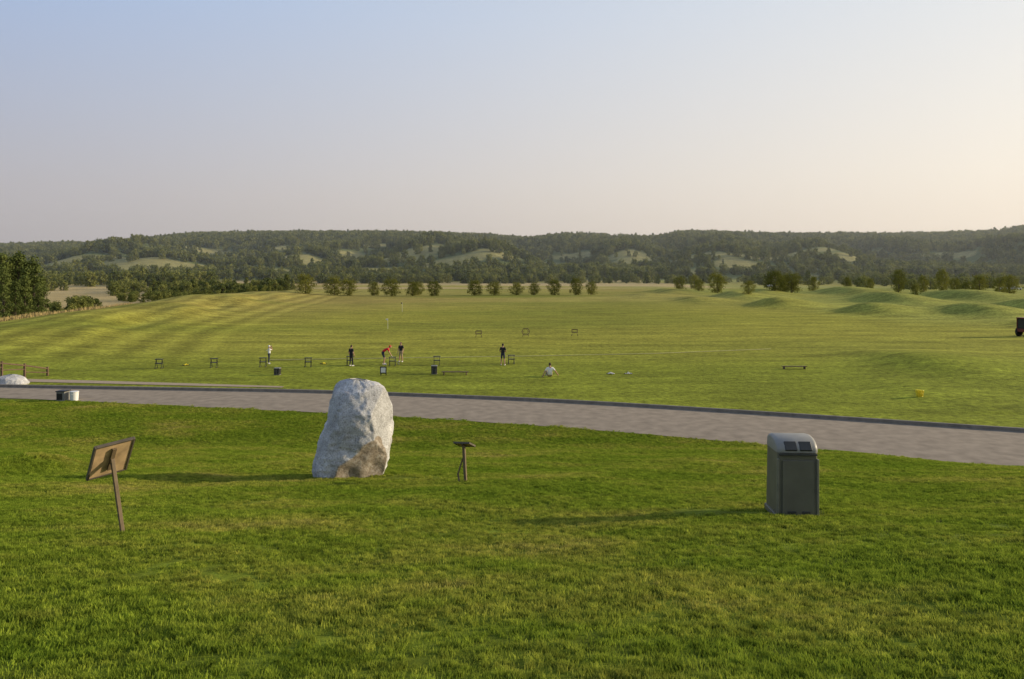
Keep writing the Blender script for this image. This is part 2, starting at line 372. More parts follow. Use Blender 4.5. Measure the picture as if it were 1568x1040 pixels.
for k,(px,Yd,sc,sx) in enumerate(row): place('orchard_tree',protoR,k,px,Yd,sc,sx)
right=[(1099,285,1.45,1.0),(1186,250,1.25,1.3),(1212,256,1.3,1.2),(1199,262,1.1,1.2),(1376,240,1.35,.7),(1414,250,1.2,.6),(1442,236,1.4,.65),(1461,280,1.1,.8),(1245,310,1.2,.8),(1297,290,1.1,.7),(1333,300,1.1,.7),(1401,215,.8,.7),(1040,330,1.2,1.0),(1146,222,.75,1.1),(1063,380,1.3,1.0),(1500,300,1.4,1.1),(1545,280,1.3,1.1),(1070,300,.9,1),(1530,225,1.0,.8),(1480,260,.9,1)]
for k,(px,Yd,sc,sx) in enumerate(right): place('fairway_tree',protoR,k+2,px,Yd,sc,sx)
protoP=[make_tree('pt',13,5.0,80+i,leaf_d,clumps=46,leaves=70,ls=.42,low=.06,narrow=True,link=False) for i in range(3)]
for k,(px,Yd,sc) in enumerate([(-45,160,1.0),(-20,165,1.05),(2,158,1.12),(16,166,1.05),(30,160,1.15),(42,164,.98),(53,162,1.0),(64,168,.75),(-70,160,1),(6,145,.8),(24,148,.62),(38,150,.7),(58,155,.55)]):
    place('poplar_tree',protoP,k,px,Yd,sc,1.05)
protoH=[make_tree('ht',9,8.5,20+i,leaf_h,clumps=22,leaves=42,ls=.95,low=.04,link=False) for i in range(5)]+[make_tree('ht',11,6,30+i,leaf_h,clumps=22,leaves=42,ls=.9,low=.03,narrow=True,link=False) for i in range(2)]
fc=proto_coll('woodland_trees',protoH)
n=70000
yy=np.sqrt(rng.uniform(625**2,1345**2,n)); ss=rng.uniform(-.86,.86,n); xx=ss*yy
cl_=clearing(xx,yy)
keep=(cl_<.34)|(rng.random(n)<.09)
dens=.66+.5*vnoise(xx,yy,.028,41)
keep&=(rng.random(n)<np.clip(dens,.12,1))|(yy>1180)
keep&=~((yy<670)&(vnoise(xx,yy,.03,21)>.1))
pxx=ss*1132+784
bare=((pxx>798)&(pxx<850))|((pxx>932)&(pxx<1030))|(pxx<55)|((pxx>1490)&(pxx<1550))
keep&=~(bare&(yy>1225))
xx=xx[keep];yy=yy[keep]
g=24000; xx=xx[:g];yy=yy[:g]
def addpts(px0,px1,y0,y1,n,sc0,sc1):
    s=(rng.uniform(px0,px1,n)-784)/1132; yv=rng.uniform(y0,y1,n); return s*yv,yv,rng.uniform(sc0,sc1,n)
sc=rng.uniform(.45,1.15,len(xx))
A=[(xx,yy,sc),addpts(170,450,330,430,150,.35,.75),addpts(-200,330,450,600,260,.6,1.1),addpts(-100,110,400,470,90,.5,.9),addpts(80,145,185,205,16,.25,.5),addpts(180,290,260,300,34,.25,.45),addpts(300,430,285,320,30,.22,.4),
   addpts(1150,1700,480,620,190,.5,.9),addpts(1300,1750,330,480,44,.4,.7),addpts(700,1150,540,620,120,.4,.8),addpts(430,800,560,620,160,.5,.9)]
xx=np.concatenate([a[0] for a in A]); yy=np.concatenate([a[1] for a in A]); sc=np.concatenate([a[2] for a in A])
PP=np.stack([xx,yy,H(xx,yy)-.3],1); EE=np.zeros((len(xx),3)); EE[:,2]=rng.uniform(0,6.28,len(xx))
pick=rng.integers(0,7,len(xx)); q_=rng.random(len(xx))<.5; pick[q_]=rng.integers(0,5,q_.sum())
scatter('distant_woodland',PP,sc,EE,pick,fc)

# reeds / tall rough on left
mb=MB(); r=random.Random(9)
reed=simple('dry_reeds',(.34,.26,.11),.9,var=.3,scale=2)
for i in range(5200):
    Yd=r.uniform(112,185); px=r.uniform(-60,200); x0=(px-784)/1132*Yd
    c_=float(np.interp(Yd,[60,98,126,174,266,330],[-52,-63,-67,-74,-84,-90]))
    if x0>c_-12-3*math.sin(Yd*.3): continue
    z0=hz(x0,Yd)
    for k in range(5):
        a=r.uniform(0,6.28); h=r.uniform(.25,.8); X0=x0+r.uniform(-.8,.8); Y0=Yd+r.uniform(-.8,.8); w=.07
        o=(math.cos(a)*w,math.sin(a)*w)
        mb.add([(X0-o[0],Y0-o[1],z0-.1),(X0+o[0],Y0+o[1],z0-.1),(X0+r.uniform(-.25,.25),Y0+r.uniform(-.25,.25),z0+h)],[(0,1,2)])
mb.build('reed_bed',[reed])

# ------------------------------------------------------------------ granite boulder
def boulder(name,loc,unit,prof,depth,seed,cuts,mat,scl=1):
    tt=[p[0] for p in prof]; lf=[p[1]*unit for p in prof]; rt=[p[2]*unit for p in prof]; Hh=scl
    nu,nv=160,120; mb=MB(); vs=[];fs=[];br=[]
    for j in range(nv+1):
        tq=1-(j/nv)
        l=np.interp(tq,tt,lf); r_=np.interp(tq,tt,rt); cxx=(l+r_)/2; hw=(r_-l)/2
        dp=depth*np.interp(tq,[0,.3,.7,.9,1],[1,1,.85,.55,.12])
        for i in range(nu):
            ph=2*math.pi*i/nu; c=math.cos(ph); s_=math.sin(ph); e=.82
            X_=cxx+hw*math.copysign(abs(c)**e,c); Y_=dp*math.copysign(abs(s_)**e,s_)
            p=Vector((X_,Y_,-.15+tq*(Hh+.15)))
            nn=mn.fractal(p*1.1+Vector((seed,0,0)),.9,2.1,6)*.09+mn.fractal(p*5+Vector((0,seed,0)),.8,2.2,4)*.018
            cell=mn.voronoi(p*1.4+Vector((seed,seed,0)))[0]; nn+=(cell[1]-cell[0])*.05-.02
            dirv=Vector((X_-cxx,Y_,(tq-.5)*.6)).normalized(); p+=dirv*nn
            brn=0
            for (n_,d_,flag) in cuts:
                n2=Vector(n_).normalized(); wob=.06*mn.noise(p*2.3) if flag else 0
                q=p.dot(n2)-d_-wob
                if q>0:
                    p-=n2*q*.93
                    if flag: brn=1
            vs.append(p); br.append(brn)
    for j in range(nv):
        for i in range(nu):
            i2=(i+1)%nu; fs.append((j*nu+i,(j+1)*nu+i,(j+1)*nu+i2,j*nu+i2))
    fs.append(tuple(range(nu))[::-1])
    mb.add(vs,fs); ob=mb.build(name,[mat],smooth=True,loc=loc)
    a=ob.data.color_attributes.new('broken','FLOAT_COLOR','POINT')
    for i,b_ in enumerate(br): a.data[i].color=(b_,b_,b_,1)
    return ob
gmz,nt,b=newmat('granite'); L=nt.links.new; b.inputs['Roughness'].default_value=.85; b.inputs['Specular IOR Level'].default_value=.2
tc=nt.nodes.new('ShaderNodeTexCoord')
def n_(sc_,de,ro=.6):
    q=nt.nodes.new('ShaderNodeTexNoise'); q.inputs['Scale'].default_value=sc_; q.inputs['Detail'].default_value=de; q.inputs['Roughness'].default_value=ro; L(tc.outputs['Object'],q.inputs['Vector']); return q
def rp(n,els):
    r=nt.nodes.new('ShaderNodeValToRGB'); e=r.color_ramp.elements
    e[0].position=els[0][0]; e[0].color=(*els[0][1],1); e[1].position=els[-1][0]; e[1].color=(*els[-1][1],1)
    for p,c in els[1:-1]: q=e.new(p); q.color=(*c,1)
    L(n,r.inputs['Fac']); return r.outputs[0]
def mxm(a,bb,f=None,mode='MIX',fv=1):
    q=nt.nodes.new('ShaderNodeMix'); q.data_type='RGBA'; q.blend_type=mode; q.inputs['Factor'].default_value=fv
    if f is not None: L(f,q.inputs['Factor'])
    L(a,q.inputs['A']); L(bb,q.inputs['B']); return q.outputs['Result']
big=n_(2.2,8,.7); fine=n_(28,6,.8); 
base=rp(big.outputs['Fac'],[(.3,(.22,.215,.21)),(.42,(.38,.38,.375)),(.55,(.50,.50,.50)),(.66,(.66,.66,.65))])
sp=rp(fine.outputs['Fac'],[(.36,(.45,.42,.39)),(.5,(.95,.95,.95)),(.7,(1.2,1.2,1.2))])
base=mxm(base,sp,mode='MULTIPLY')
at=nt.nodes.new('ShaderNodeAttribute'); at.attribute_name='broken'
med=n_(7,6,.7)
brown=rp(med.outputs['Fac'],[(.35,(.13,.095,.06)),(.5,(.26,.20,.135)),(.65,(.42,.37,.31))])
mfac=nt.nodes.new('ShaderNodeMath'); mfac.operation='MULTIPLY'; mfac.inputs[1].default_value=.8; L(at.outputs['Fac'],mfac.inputs[0])
base=mxm(base,brown,f=mfac.outputs[0]); L(base,b.inputs['Base Color'])
bp=nt.nodes.new('ShaderNodeBump'); bp.inputs['Strength'].default_value=.6; bp.inputs['Distance'].default_value=.04; L(med.outputs['Fac'],bp.inputs['Height'])
bp2=nt.nodes.new('ShaderNodeBump'); bp2.inputs['Strength'].default_value=.5; bp2.inputs['Distance'].default_value=.01; L(fine.outputs['Fac'],bp2.inputs['Height']); L(bp.outputs[0],bp2.inputs['Normal']); L(bp2.outputs[0],b.inputs['Normal'])
prof=[(0,-52,42),(.1,-58,49),(.2,-57,54),(.35,-53,56),(.5,-48,58),(.65,-42,58),(.78,-37,57),(.88,-32,54),(.94,-27,48),(.98,-20,38),(1,-4,20)]
bl=site(541,19.2)
boulder('granite_boulder',bl,.0172,prof,.80,3.3,[((.62,-1,-.5),.36,True),((.95,-.5,.1),.95,False),((-.75,-.7,.25),1.04,False),((-.3,-.35,1),2.45,False),((.5,-.75,.5),1.56,False)],gmz,2.52)
b2=site(15,53)
boulder('granite_boulder',b2,.03,[(0,-48,40),(.3,-50,44),(.6,-40,34),(.85,-22,20),(1,-2,6)],.9,8.1,[((.3,-.5,1),.8,False)],gmz,.75)

# ------------------------------------------------------------------ litter bin
bin_m=simple('bin_plastic_olive',(.125,.12,.085),.5,var=.14,scale=3,spec=.4)
bin_top=simple('bin_hood_grey',(.25,.245,.22),.45,var=.12,scale=5)
bin_dark=simple('bin_flap_dark',(.05,.05,.045),.5,scale=5)
bp_=site(1212,12.1); e=empty('litter_bin',bp_,(0,0,R(-3)))
mb=MB(); mb.box((0,0,.54),(.66,.62,1.12),0,taper=.95); mb.build('body',[bin_m],bevel=.035,parent=e)
mb=MB(); mb.box((0,-.318,.51),(.5,.02,.88),0,taper=.97,rot=Matrix.Rotation(R(-.9),3,'X')); mb.build('door_panel',[bin_m],bevel=.008,parent=e)
mb=MB()
prf=[(-.31,1.07),(-.318,1.12),(-.28,1.18),(-.21,1.24),(-.1,1.28),(.08,1.295),(.2,1.28),(.29,1.22),(.31,1.12),(.31,1.07)]
vs=[];fs=[];xs_=[-.328,-.318,-.27,.27,.318,.328]; shr=[.80,.93,1,1,.93,.80]
for xi,sh in zip(xs_,shr):
    for (yy_,zz_) in prf: vs.append((xi*.985,yy_*sh,1.07+(zz_-1.07)*sh))
m_=len(prf)
for i in range(len(xs_)-1):
    for k_ in range(m_-1): fs.append((i*m_+k_,(i+1)*m_+k_,(i+1)*m_+k_+1,i*m_+k_+1))
fs.append(tuple(range(m_))); fs.append(tuple(range((len(xs_)-1)*m_,len(xs_)*m_))[::-1])
mb.add(vs,fs); mb.build('hood',[bin_top],smooth=True,parent=e)
mb=MB(); rt_=Matrix.Rotation(R(-42),3,'X')
for sx in(-.105,.125): mb.box((sx,-.268,1.165),(.19,.05,.16),0,rot=rt_)
mb.build('flaps',[bin_dark],bevel=.01,parent=e)
mb=MB()
for sx in(-.1,.12): mb.box((sx,-.335,.13),(.13,.02,.035),0)
mb.box((0,-.325,1.045),(.6,.02,.03),0); mb.build('latches',[bin_dark],bevel=.005,parent=e)
mb=MB(); mb.box((0,0,.03),(.7,.66,.1),0); mb.build('foot',[bin_m],bevel=.02,parent=e)
mb=MB(); 
for sx in(-.31,.31): mb.box((sx,-.30,.5),(.04,.05,.95),0)
mb.build('corner_ribs',[simple('bin_rib',(.17,.165,.12),.5)],bevel=.012,parent=e)

# ------------------------------------------------------------------ interpretive signs
steel=simple('sign_post_paint',(.15,.11,.065),.6,var=.2,scale=12)
tanp=simple('sign_back_board',(.42,.30,.17),.7,var=.35,scale=5)
drk=simple('sign_frame_dark',(.09,.075,.055),.6,var=.2,scale=10)
def lectern(px,Yd,hh,w,d,yaw,lean,tilt,postr,brace=False):
    e=empty('interpretive_sign',site(px,Yd),(0,lean,0))
    rz=Matrix.Rotation(yaw,3,'Z')
    mb=MB(); mb.box((0,0,hh/2-.1),(postr*2,postr*2,hh+.2),rot=rz); mb.build('post',[steel],bevel=.006,parent=e)
    rt=rz@Matrix.Rotation(tilt,3,'X'); c=Vector((0,.0,hh))+rz@Vector((0,.05,0))
    mb=MB(); mb.box(c,(w,d,.02),0,rot=rt); mb.build('panel_board',[tanp],parent=e)
    mb=MB(); fw=.025
    for sx in(-1,1): mb.box(c+rt@Vector((sx*(w/2+fw/2),0,0)),(fw,d+2*fw,.045),0,rot=rt)
    for sy in(-1,1): mb.box(c+rt@Vector((0,sy*(d/2+fw/2),0)),(w,fw,.045),0,rot=rt)
    mb.build('panel_frame',[drk],bevel=.004,parent=e)
    mb=MB(); mb.box(c+rt@Vector((0,-.02,-.03)),(.05,d*.7,.03),0,rot=rt); mb.build('bracket',[steel],parent=e)
    if brace:
        mb=MB(); mb.tube([(-.14,.02,-.1),(-.17,.02,.2),(-.09,.01,.42),(-.01,0,.62)],[.026,.024,.022,.018],6); mb.build('brace',[steel],smooth=True,parent=e)
lectern(188,9.8,.99,.46,.58,R(50),R(-8),R(-46),.024)
lectern(713,17.4,.88,.36,.34,R(-20),R(-3),R(-24),.032,True)

# ------------------------------------------------------------------ people
skinm=simple('skin',(.42,.24,.16),.6,var=.05); hairm=simple('hair',(.05,.035,.02),.8); shoe=simple('shoe_white',(.5,.5,.5),.6); clubm=simple('club_steel',(.3,.3,.32),.3,metal=.8)
cloth={k:simple('cloth_'+k,c,.85,var=.1) for k,c in dict(white=(.75,.75,.74),black=(.02,.02,.025),red=(.6,.03,.03),navy=(.03,.035,.06),khaki=(.35,.28,.18),grey=(.1,.1,.11)).items()}
STAND=dict(pel=(0,0,.95),spi=(0,.01,1.12),che=(0,.0,1.34),nec=(0,.0,1.5),hed=(0,.03,1.66),
  shl=(-.18,0,1.42),ell=(-.25,-.03,1.14),wrl=(-.24,.1,.9),shr=(.18,0,1.42),elr=(.25,-.03,1.14),wrr=(.24,.1,.9),
  hil=(-.09,0,.9),knl=(-.12,.02,.5),anl=(-.15,-.02,.08),tol=(-.17,.16,.04),hir=(.09,0,.9),knr=(.12,.02,.5),anr=(.15,-.02,.08),tor=(.17,.16,.04))
ADDR=dict(pel=(0,-.1,.92),spi=(0,-.0,1.08),che=(0,.14,1.26),nec=(0,.25,1.39),hed=(0,.35,1.51),
  shl=(-.18,.2,1.31),ell=(-.13,.3,1.06),wrl=(-.03,.4,.84),shr=(.18,.2,1.31),elr=(.13,.3,1.06),wrr=(.03,.4,.82),
  hil=(-.1,-.1,.88),knl=(-.17,.05,.49),anl=(-.22,-.03,.08),tol=(-.26,.15,.04),hir=(.1,-.1,.88),knr=(.17,.05,.49),anr=(.22,-.03,.08),tor=(.26,.15,.04),club=(0,1.0,.03))
FIN=dict(STAND,spi=(0,.03,1.12),che=(-.04,.0,1.34),nec=(-.06,.02,1.49),hed=(-.06,.05,1.65),ell=(-.36,.2,1.36),wrl=(-.22,.26,1.6),elr=(.08,.28,1.32),wrr=(-.18,.28,1.56),anr=(.25,-.1,.12),knr=(.18,-.02,.5),tor=(.25,.05,.03),club=(.55,-.35,1.35))
BEND=dict(ADDR,che=(0,.22,1.16),nec=(0,.36,1.25),hed=(0,.47,1.33),shl=(-.17,.3,1.2),shr=(.17,.3,1.2),ell=(-.2,.38,.95),wrl=(-.08,.5,.75),elr=(.2,.38,.95),wrr=(.0,.52,.73),club=(.1,1.1,.03))
SIT=dict(pel=(0,0,.14),spi=(0,-.05,.3),che=(0,-.08,.52),nec=(0,-.05,.69),hed=(0,0,.84),
  shl=(-.19,-.07,.6),ell=(-.36,-.12,.38),wrl=(-.46,-.1,.14),shr=(.19,-.07,.6),elr=(.36,-.1,.4),wrr=(.5,0,.2),
  hil=(-.1,.05,.12),knl=(-.17,.45,.4),anl=(-.16,.75,.08),tol=(-.17,.93,.05),hir=(.1,.05,.12),knr=(.17,.45,.4),anr=(.16,.75,.08),tor=(.17,.93,.05))
RAD=dict(pel=.145,spi=.135,che=.155,nec=.058,hed=.06,sh=.075,el=.047,wr=.032,hi=.098,kn=.062,an=.042,to=.04)
EDG=[('pel','spi'),('spi','che'),('che','nec'),('nec','hed')]+[e for q in 'lr' for e in(('che','sh'+q),('sh'+q,'el'+q),('el'+q,'wr'+q),('pel','hi'+q),('hi'+q,'kn'+q),('kn'+q,'an'+q),('an'+q,'to'+q))]
def person(name,px,Yd,yaw,J,shirt,pants,long_pants=True,cap=None,club=True,h=1.0,dz=0,long_sl=False):
    J={k:Vector(v) for k,v in J.items()}
    keys=[k for k in J if k!='club']; ix={k:i for i,k in enumerate(keys)}
    me=bpy.data.meshes.new('sk'); me.from_pydata([J[k] for k in keys],[(ix[a],ix[b]) for a,b in EDG],[])
    ob=bpy.data.objects.new('sk',me); scene.collection.objects.link(ob)
    sk=ob.modifiers.new('s','SKIN'); sub=ob.modifiers.new('u','SUBSURF'); sub.levels=2
    for k in keys:
        r_=RAD.get(k,RAD.get(k[:2])); ob.data.skin_vertices[0].data[ix[k]].radius=(r_,r_*.85 if k in('pel','spi','che') else r_); ob.data.skin_vertices[0].data[ix[k]].use_root=(k=='pel')
    bpy.context.view_layer.update(); dg=bpy.context.evaluated_depsgraph_get()
    bm_=bpy.data.meshes.new_from_object(ob.evaluated_get(dg)); bpy.data.objects.remove(ob)
    mb=MB(); 
    vs=[v.co.copy() for v in bm_.vertices]
    def seg(p,a,b):
        ab=b-a; t_=max(0,min(1,(p-a).dot(ab)/ab.length_squared)); return (p-(a+ab*t_)).length,t_
    for f in bm_.polygons:
        c=f.center; best=min(EDG,key=lambda e:seg(c,J[e[0]],J[e[1]])[0]/(RAD.get(e[0],RAD.get(e[0][:2])))); t_=seg(c,J[best[0]],J[best[1]])[1]; b_=best[1][:2]
        if best[1]=='hed' or (best[1]=='nec' and t_>.6): mi=2
        elif b_ in('sp','ch','ne','sh'): mi=0
        elif b_=='el': mi=0 if (t_<.7 or long_sl) else 2
        elif b_=='wr': mi=0 if (long_sl and t_<.9) else 2
        elif b_=='hi': mi=1
        elif b_=='kn': mi=1 if (long_pants or t_<.85) else 2
        elif b_=='an': mi=1 if long_pants else 2
        else: mi=3
        if best==('pel','spi') and t_<.25: mi=1
        mb.add([vs[i] for i in f.vertices],[tuple(range(len(f.vertices)))],mi)
    hd=J['hed']; 
    def headf(p):
        k=1.0
        if p.z<-.2: k*=1-.12*(-p.z)
        if p.y>.9 and -.35<p.z<.1 and abs(p.x)<.25: k*=1.16
        if p.y>.55 and -.1<p.z<.2 and .15<abs(p.x)<.5: k*=.95
        return k
    mb.ell(hd,(.077,.097,.118),2,20,16,headf)
    for q in(-1,1):
        mb.ell(hd+Vector((q*.077,0,-.005)),(.012,.02,.032),2,8,6); mb.ell(hd+Vector((q*.03,.083,.015)),(.012,.008,.008),4,8,6)
    mb.ell(hd+Vector((0,.083,-.05)),(.025,.008,.006),4,8,6)
    mb.ell(hd+Vector((0,-.018,.022)),(.084,.096,.108),5 if cap else 4,16,10)
    if cap: mb.ell(hd+Vector((0,.1,.055)),(.07,.08,.012),5,12,6)
    for q in 'lr':
        w=J['wr'+q]; d=(w-J['el'+q]).normalized(); sd=Vector((1,0,0)) if abs(d.x)<.8 else Vector((0,1,0)); sd=(sd-d*sd.dot(d)).normalized(); up=d.cross(sd)
        mb.tube([w-d*.02,w+d*.04,w+d*.085],[.03,.038,.034],8,2)
        for k_ in range(4):
            o=w+d*.08+sd*(k_-1.5)*.018; ln=[.065,.078,.072,.055][k_]
            mb.tube([o,o+d*ln*.5,o+d*ln*.8+up*ln*.25,o+d*ln*.9+up*ln*.5],[.009,.0085,.008,.006],6,2)
        mb.tube([w+d*.02+sd*.03,w+d*.05+sd*.055,w+d*.085+sd*.05],[.011,.01,.007],6,2)
    if club and 'club' in J:
        a=(J['wrl']+J['wrr'])/2; b_=J['club']; mb.tube([a,a+(b_-a)*.3,b_],[.02,.012,.012],6,6); mb.ell(b_,(.07,.045,.035),6,8,6)
    for q in 'lr':
        a=J['an'+q];tt_=J['to'+q]; mb.tube([a+(a-tt_)*.35+Vector((0,0,-.03)),(a+tt_)/2+Vector((0,0,-.02)),tt_+(tt_-a)*.2],[.045,.05,.03],8,3)
    p=site(px,Yd,dz)
    o=mb.build(name,[cloth[shirt],cloth[pants],skinm,shoe,hairm,cloth[cap or 'black'],clubm],smooth=True,loc=p,rot=(0,0,yaw),scale=h)
    bm=bmesh.new(); bm.from_mesh(o.data); bmesh.ops.remove_doubles(bm,verts=bm.verts,dist=.0005); bm.to_mesh(o.data); bm.free()
    return o
person('golfer',412,65,R(-60),FIN,'white','navy',cap='white',h=.92)
person('golfer',538,63.5,R(-30),STAND,'black','black',cap=None,club=False,h=1.02)
person('golfer',588,64.5,R(-80),BEND,'red','navy',long_pants=False,cap='red',h=1.16)
person('golfer',614,66.5,R(160),STAND,'black','khaki',long_pants=False,club=False,h=1.0)
person('golfer',770,64,R(-10),dict(STAND,wrl=(-.05,.25,1.05),wrr=(.05,.25,1.05)),'black','navy',long_pants=False,cap='black',club=False,h=1.06)
person('seated_person',842,56.8,R(5),SIT,'white','khaki',club=False,h=1.15)

# ------------------------------------------------------------------ range furniture
blk=simple('black_steel',(.02,.02,.02),.5); wood=simple('weathered_wood',(.12,.08,.05),.85,var=.3,scale=5); white=simple('white_plastic',(.7,.7,.67),.5,var=.05); yel=simple('yellow_plastic',(.8,.66,.04),.5,var=.1); grn=simple('grey_box',(.2,.2,.18),.7)
def bag_stand(px,Yd):
    mb=MB()
    mb.box((0,0,.76),(.62,.3,.05)); mb.box((0,-.02,.42),(.56,.34,.05))
    for sx in(-.24,.24):
        mb.tube([(sx,-.28,0),(sx,0,.74)],.022,6); mb.tube([(sx,.28,0),(sx,0,.74)],.022,6); mb.tube([(sx,-.3,.02),(sx,.3,.02)],.022,6)
    mb.build('golf_bag_stand',[blk],loc=site(px,Yd),rot=(0,0,R(5)))
for px,Yd in [(244,62),(328,62.5),(403,63),(472,63),(536,64),(601,63.6),(669,64.2),(783,65)]: bag_stand(px,Yd)
def crate(name,px,Yd,w,h,mat,rim):
    mb=MB(); mb.box((0,0,h/2),(w,w,h),0,taper=1.06); mb.box((0,0,h+.03),(w*1.12,w*1.12,.06),1); mb.box((0,0,.02),(w*1.04,w*1.04,.04),1)
    for s_ in(-1,0,1): mb.box((s_*w*.3,-w/2-.012,h*.5),(w*.06,.02,h*.8),1)
    mb.build(name,[mat,rim],loc=site(px,Yd),bevel=.01)
crate('waste_box',425,58,.42,.5,blk,grn); crate('waste_box',665,58.5,.42,.62,blk,grn)
mb=MB(); mb.box((0,0,.42),(.5,.06,.55),0); mb.box((0,-.035,.42),(.36,.01,.38),1)
for s_ in(-.2,.2): mb.tube([(s_,.0,-.05),(s_,0,.2)],.025,6); mb.tube([(s_,.25,-.02),(s_,.02,.6)],.018,6)
mb.build('notice_board',[blk,white],loc=site(587,57.7))
def bench(px,Yd,w):
    mb=MB()
    for k_ in range(3): mb.box((0,(k_-1)*.13,.24),(w,.11,.04))
    for s_ in(-.42,.42):
        mb.box((s_*w,0,.11),(.06,.36,.21)); 
    mb.build('low_bench',[wood],loc=site(px,Yd),rot=(0,0,R(-2)))
bench(697,58,2.1); bench(1216,61.5,2.0)
def hoop(px,Yd,kind):
    mb=MB(); n=6 if kind else 4; r_=.46; pts=[]
    for k_ in range(n+1):
        a=2*math.pi*k_/n+(math.pi/4 if n==4 else 0); pts.append((math.cos(a)*r_*1.1,0,.62+math.sin(a)*r_*(.62 if n==4 else 1)))
    for a,b_ in zip(pts[:-1],pts[1:]): mb.tube([a,b_],.045,6)
    inner=[(p[0]*.62,.12,.62+(p[2]-.62)*.6) for p in pts]
    for a,b_ in zip(inner[:-1],inner[1:]): mb.tube([a,b_],.018,6)
    for a,b_ in zip(pts[:-1],inner[:-1]): mb.tube([a,b_],.015,6)
    for s_ in(-.3,.3): mb.tube([(s_,0,.3),(s_*1.3,-.15,0)],.03,6); mb.tube([(s_,0,.3),(s_*1.3,.3,0)],.03,6)
    mb.build('chipping_target',[wood],loc=site(px,Yd))
hoop(733,92,0); hoop(805,93,1); hoop(880,94,0)
def flag(px,Yd,h,col):
    mb=MB(); mb.tube([(0,0,0),(0,0,h)],.018,6,0)
    vs=[];fs=[]
    for i in range(7):
        x_=-i*.05; vs+=[(x_,.04*math.sin(i*1.1),h-.02),(x_,.04*math.sin(i*1.1+.4),h-.28+.02*i)]
    for i in range(6): fs.append((2*i,2*i+1,2*i+3,2*i+2))
    mb.add(vs,fs,1); mb.build('golf_flag',[white,col],loc=site(px,Yd))
flag(594,106,1.5,white); flag(616,150,1.9,cloth['black'])
def balls(name,px,Yd,col,n=16,r0=.2):
    mb=MB(); rr=random.Random(px)
    for i in range(n):
        a=rr.uniform(0,6.28); q=rr.uniform(0,r0*1.5); mb.ell((math.cos(a)*q,math.sin(a)*q*.7,.04+max(0,(r0-q))*.5),(.04,.04,.04),0,8,6)
    mb.tube([(math.cos(k_*.785)*r0*1.6,math.sin(k_*.785)*r0*1.2,.03) for k_ in range(9)],.02,6,1)
    mb.build(name,[col,blk],loc=site(px,Yd),smooth=True)
for px,Yd,c in[(285,64,yel),(495,65,yel),(935,58.5,white),(962,58.5,white)]: balls('range_ball_pile',px,Yd,c)
mb=MB(); 
for k_ in range(10): a=k_*.628; mb.tube([(math.cos(a)*.17,math.sin(a)*.17,0),(math.cos(a)*.24,math.sin(a)*.24,.40)],.02,5)
for z_,r_ in((.02,.17),(.2,.2),(.4,.24)): mb.tube([(math.cos(k_*.628)*r_,math.sin(k_*.628)*r_,z_) for k_ in range(11)],.02,5)
rr=random.Random(2)
for k_ in range(70): a=rr.uniform(0,6.28); q=rr.uniform(0,.19); mb.ell((math.cos(a)*q,math.sin(a)*q,rr.uniform(.05,.42)),(.042,)*3,0,8,6)
mb.build('ball_basket',[yel],loc=site(1408,47.2))
wp=site(114,46.3); mb=MB(); mb.tube([(0,0,0),(0,0,.5),(0,0,.58),(0,0,.6)],[.22,.25,.27,.2],20); mb.tube([(-.27,0,.5),(0,-.27,.42),(.27,0,.5)],.012,5); mb.build('white_bin',[white],loc=wp,smooth=False)
mb=MB(); mb.box((0,0,.3),(.5,.6,.58),0); mb.box((0,0,.62),(.58,.68,.06),1); mb.box((-.05,-.31,.3),(.36,.02,.4),1); mb.build('utility_box',[grn,blk],loc=site(97,46.3),bevel=.02)
e=empty('rail_fence',(0,0,0)); ps=[(-26,51.5,1.75),(3,53.5,1.55),(38,55.5,1.15),(73,57.5,.65)]; tops=[]
for px,Yd,h in ps:
    p=site(px,Yd); mb=MB(); mb.box((0,0,h/2),(.13,.13,h+.1)); mb.build('fence_post',[wood],loc=p,bevel=.01,parent=e); tops.append(p+Vector((0,-.07,h-.08)))
mb=MB()
for a,b_ in zip(tops[:-1],tops[1:]): mb.tube([a,b_],.06,6); mb.tube([a-Vector((0,0,.5)),b_-Vector((0,0,.3))],.045,6)
mb.build('fence_rails',[wood],parent=e)
mb=MB(); pl=[]
for px,py in[(410,552),(600,549),(800,546),(1000,542),(1180,535)]:
    Yd=9056/(py-418); pl.append(site(px,Yd,.04))
mb.tube(pl,.04,5); mb.build('tee_rope',[simple('rope',(.5,.47,.2),.9)])
redp=simple('tractor_red',(.14,.035,.025),.5); tyre=simple('tyre',(.02,.02,.02),.9); glass=simple('cab_glass',(.03,.035,.04),.15)
e=empty('range_tractor',site(1574,93),(0,0,R(20)))
mb=MB(); mb.box((.5,0,.95),(1.5,.8,.6)); mb.box((-.6,0,.8),(1.2,1.2,.4)); mb.box((-.6,0,2.35),(1.4,1.3,.1))
mb.build('body',[redp],bevel=.06,parent=e)
mb=MB(); mb.box((-.6,0,1.65),(1.1,1.1,1.28)); mb.build('cab_glass',[glass],bevel=.03,parent=e)
mb=MB()
for a in(-1.17,-.03):
    for b_ in(-.57,.57): mb.box((a,b_,1.65),(.08,.08,1.36))
mb.build('cab_pillars',[redp],parent=e)
mb=MB()
for x_,r_ in((-.7,.6),(.95,.38)):
    for s_ in(-.65,.65): mb.tube([(x_,s_-.14,r_),(x_,s_-.1,r_),(x_,s_+.1,r_),(x_,s_+.14,r_)],[r_*.85,r_,r_,r_*.85],20)
mb.build('wheels',[tyre],parent=e)
mb=MB()
for s_ in(-1.2,0,1.2): mb.tube([(2.1,s_-.5,.3),(2.1,s_+.5,.3)],.3,16)
mb.tube([(1.2,0,.4),(2.1,0,.6)],.05,6); mb.tube([(2.1,-1.8,.62),(2.1,1.8,.62)],.04,6); mb.build('ball_picker_reels',[blk],parent=e)
carm=simple('car_white',(.7,.7,.7),.3); 
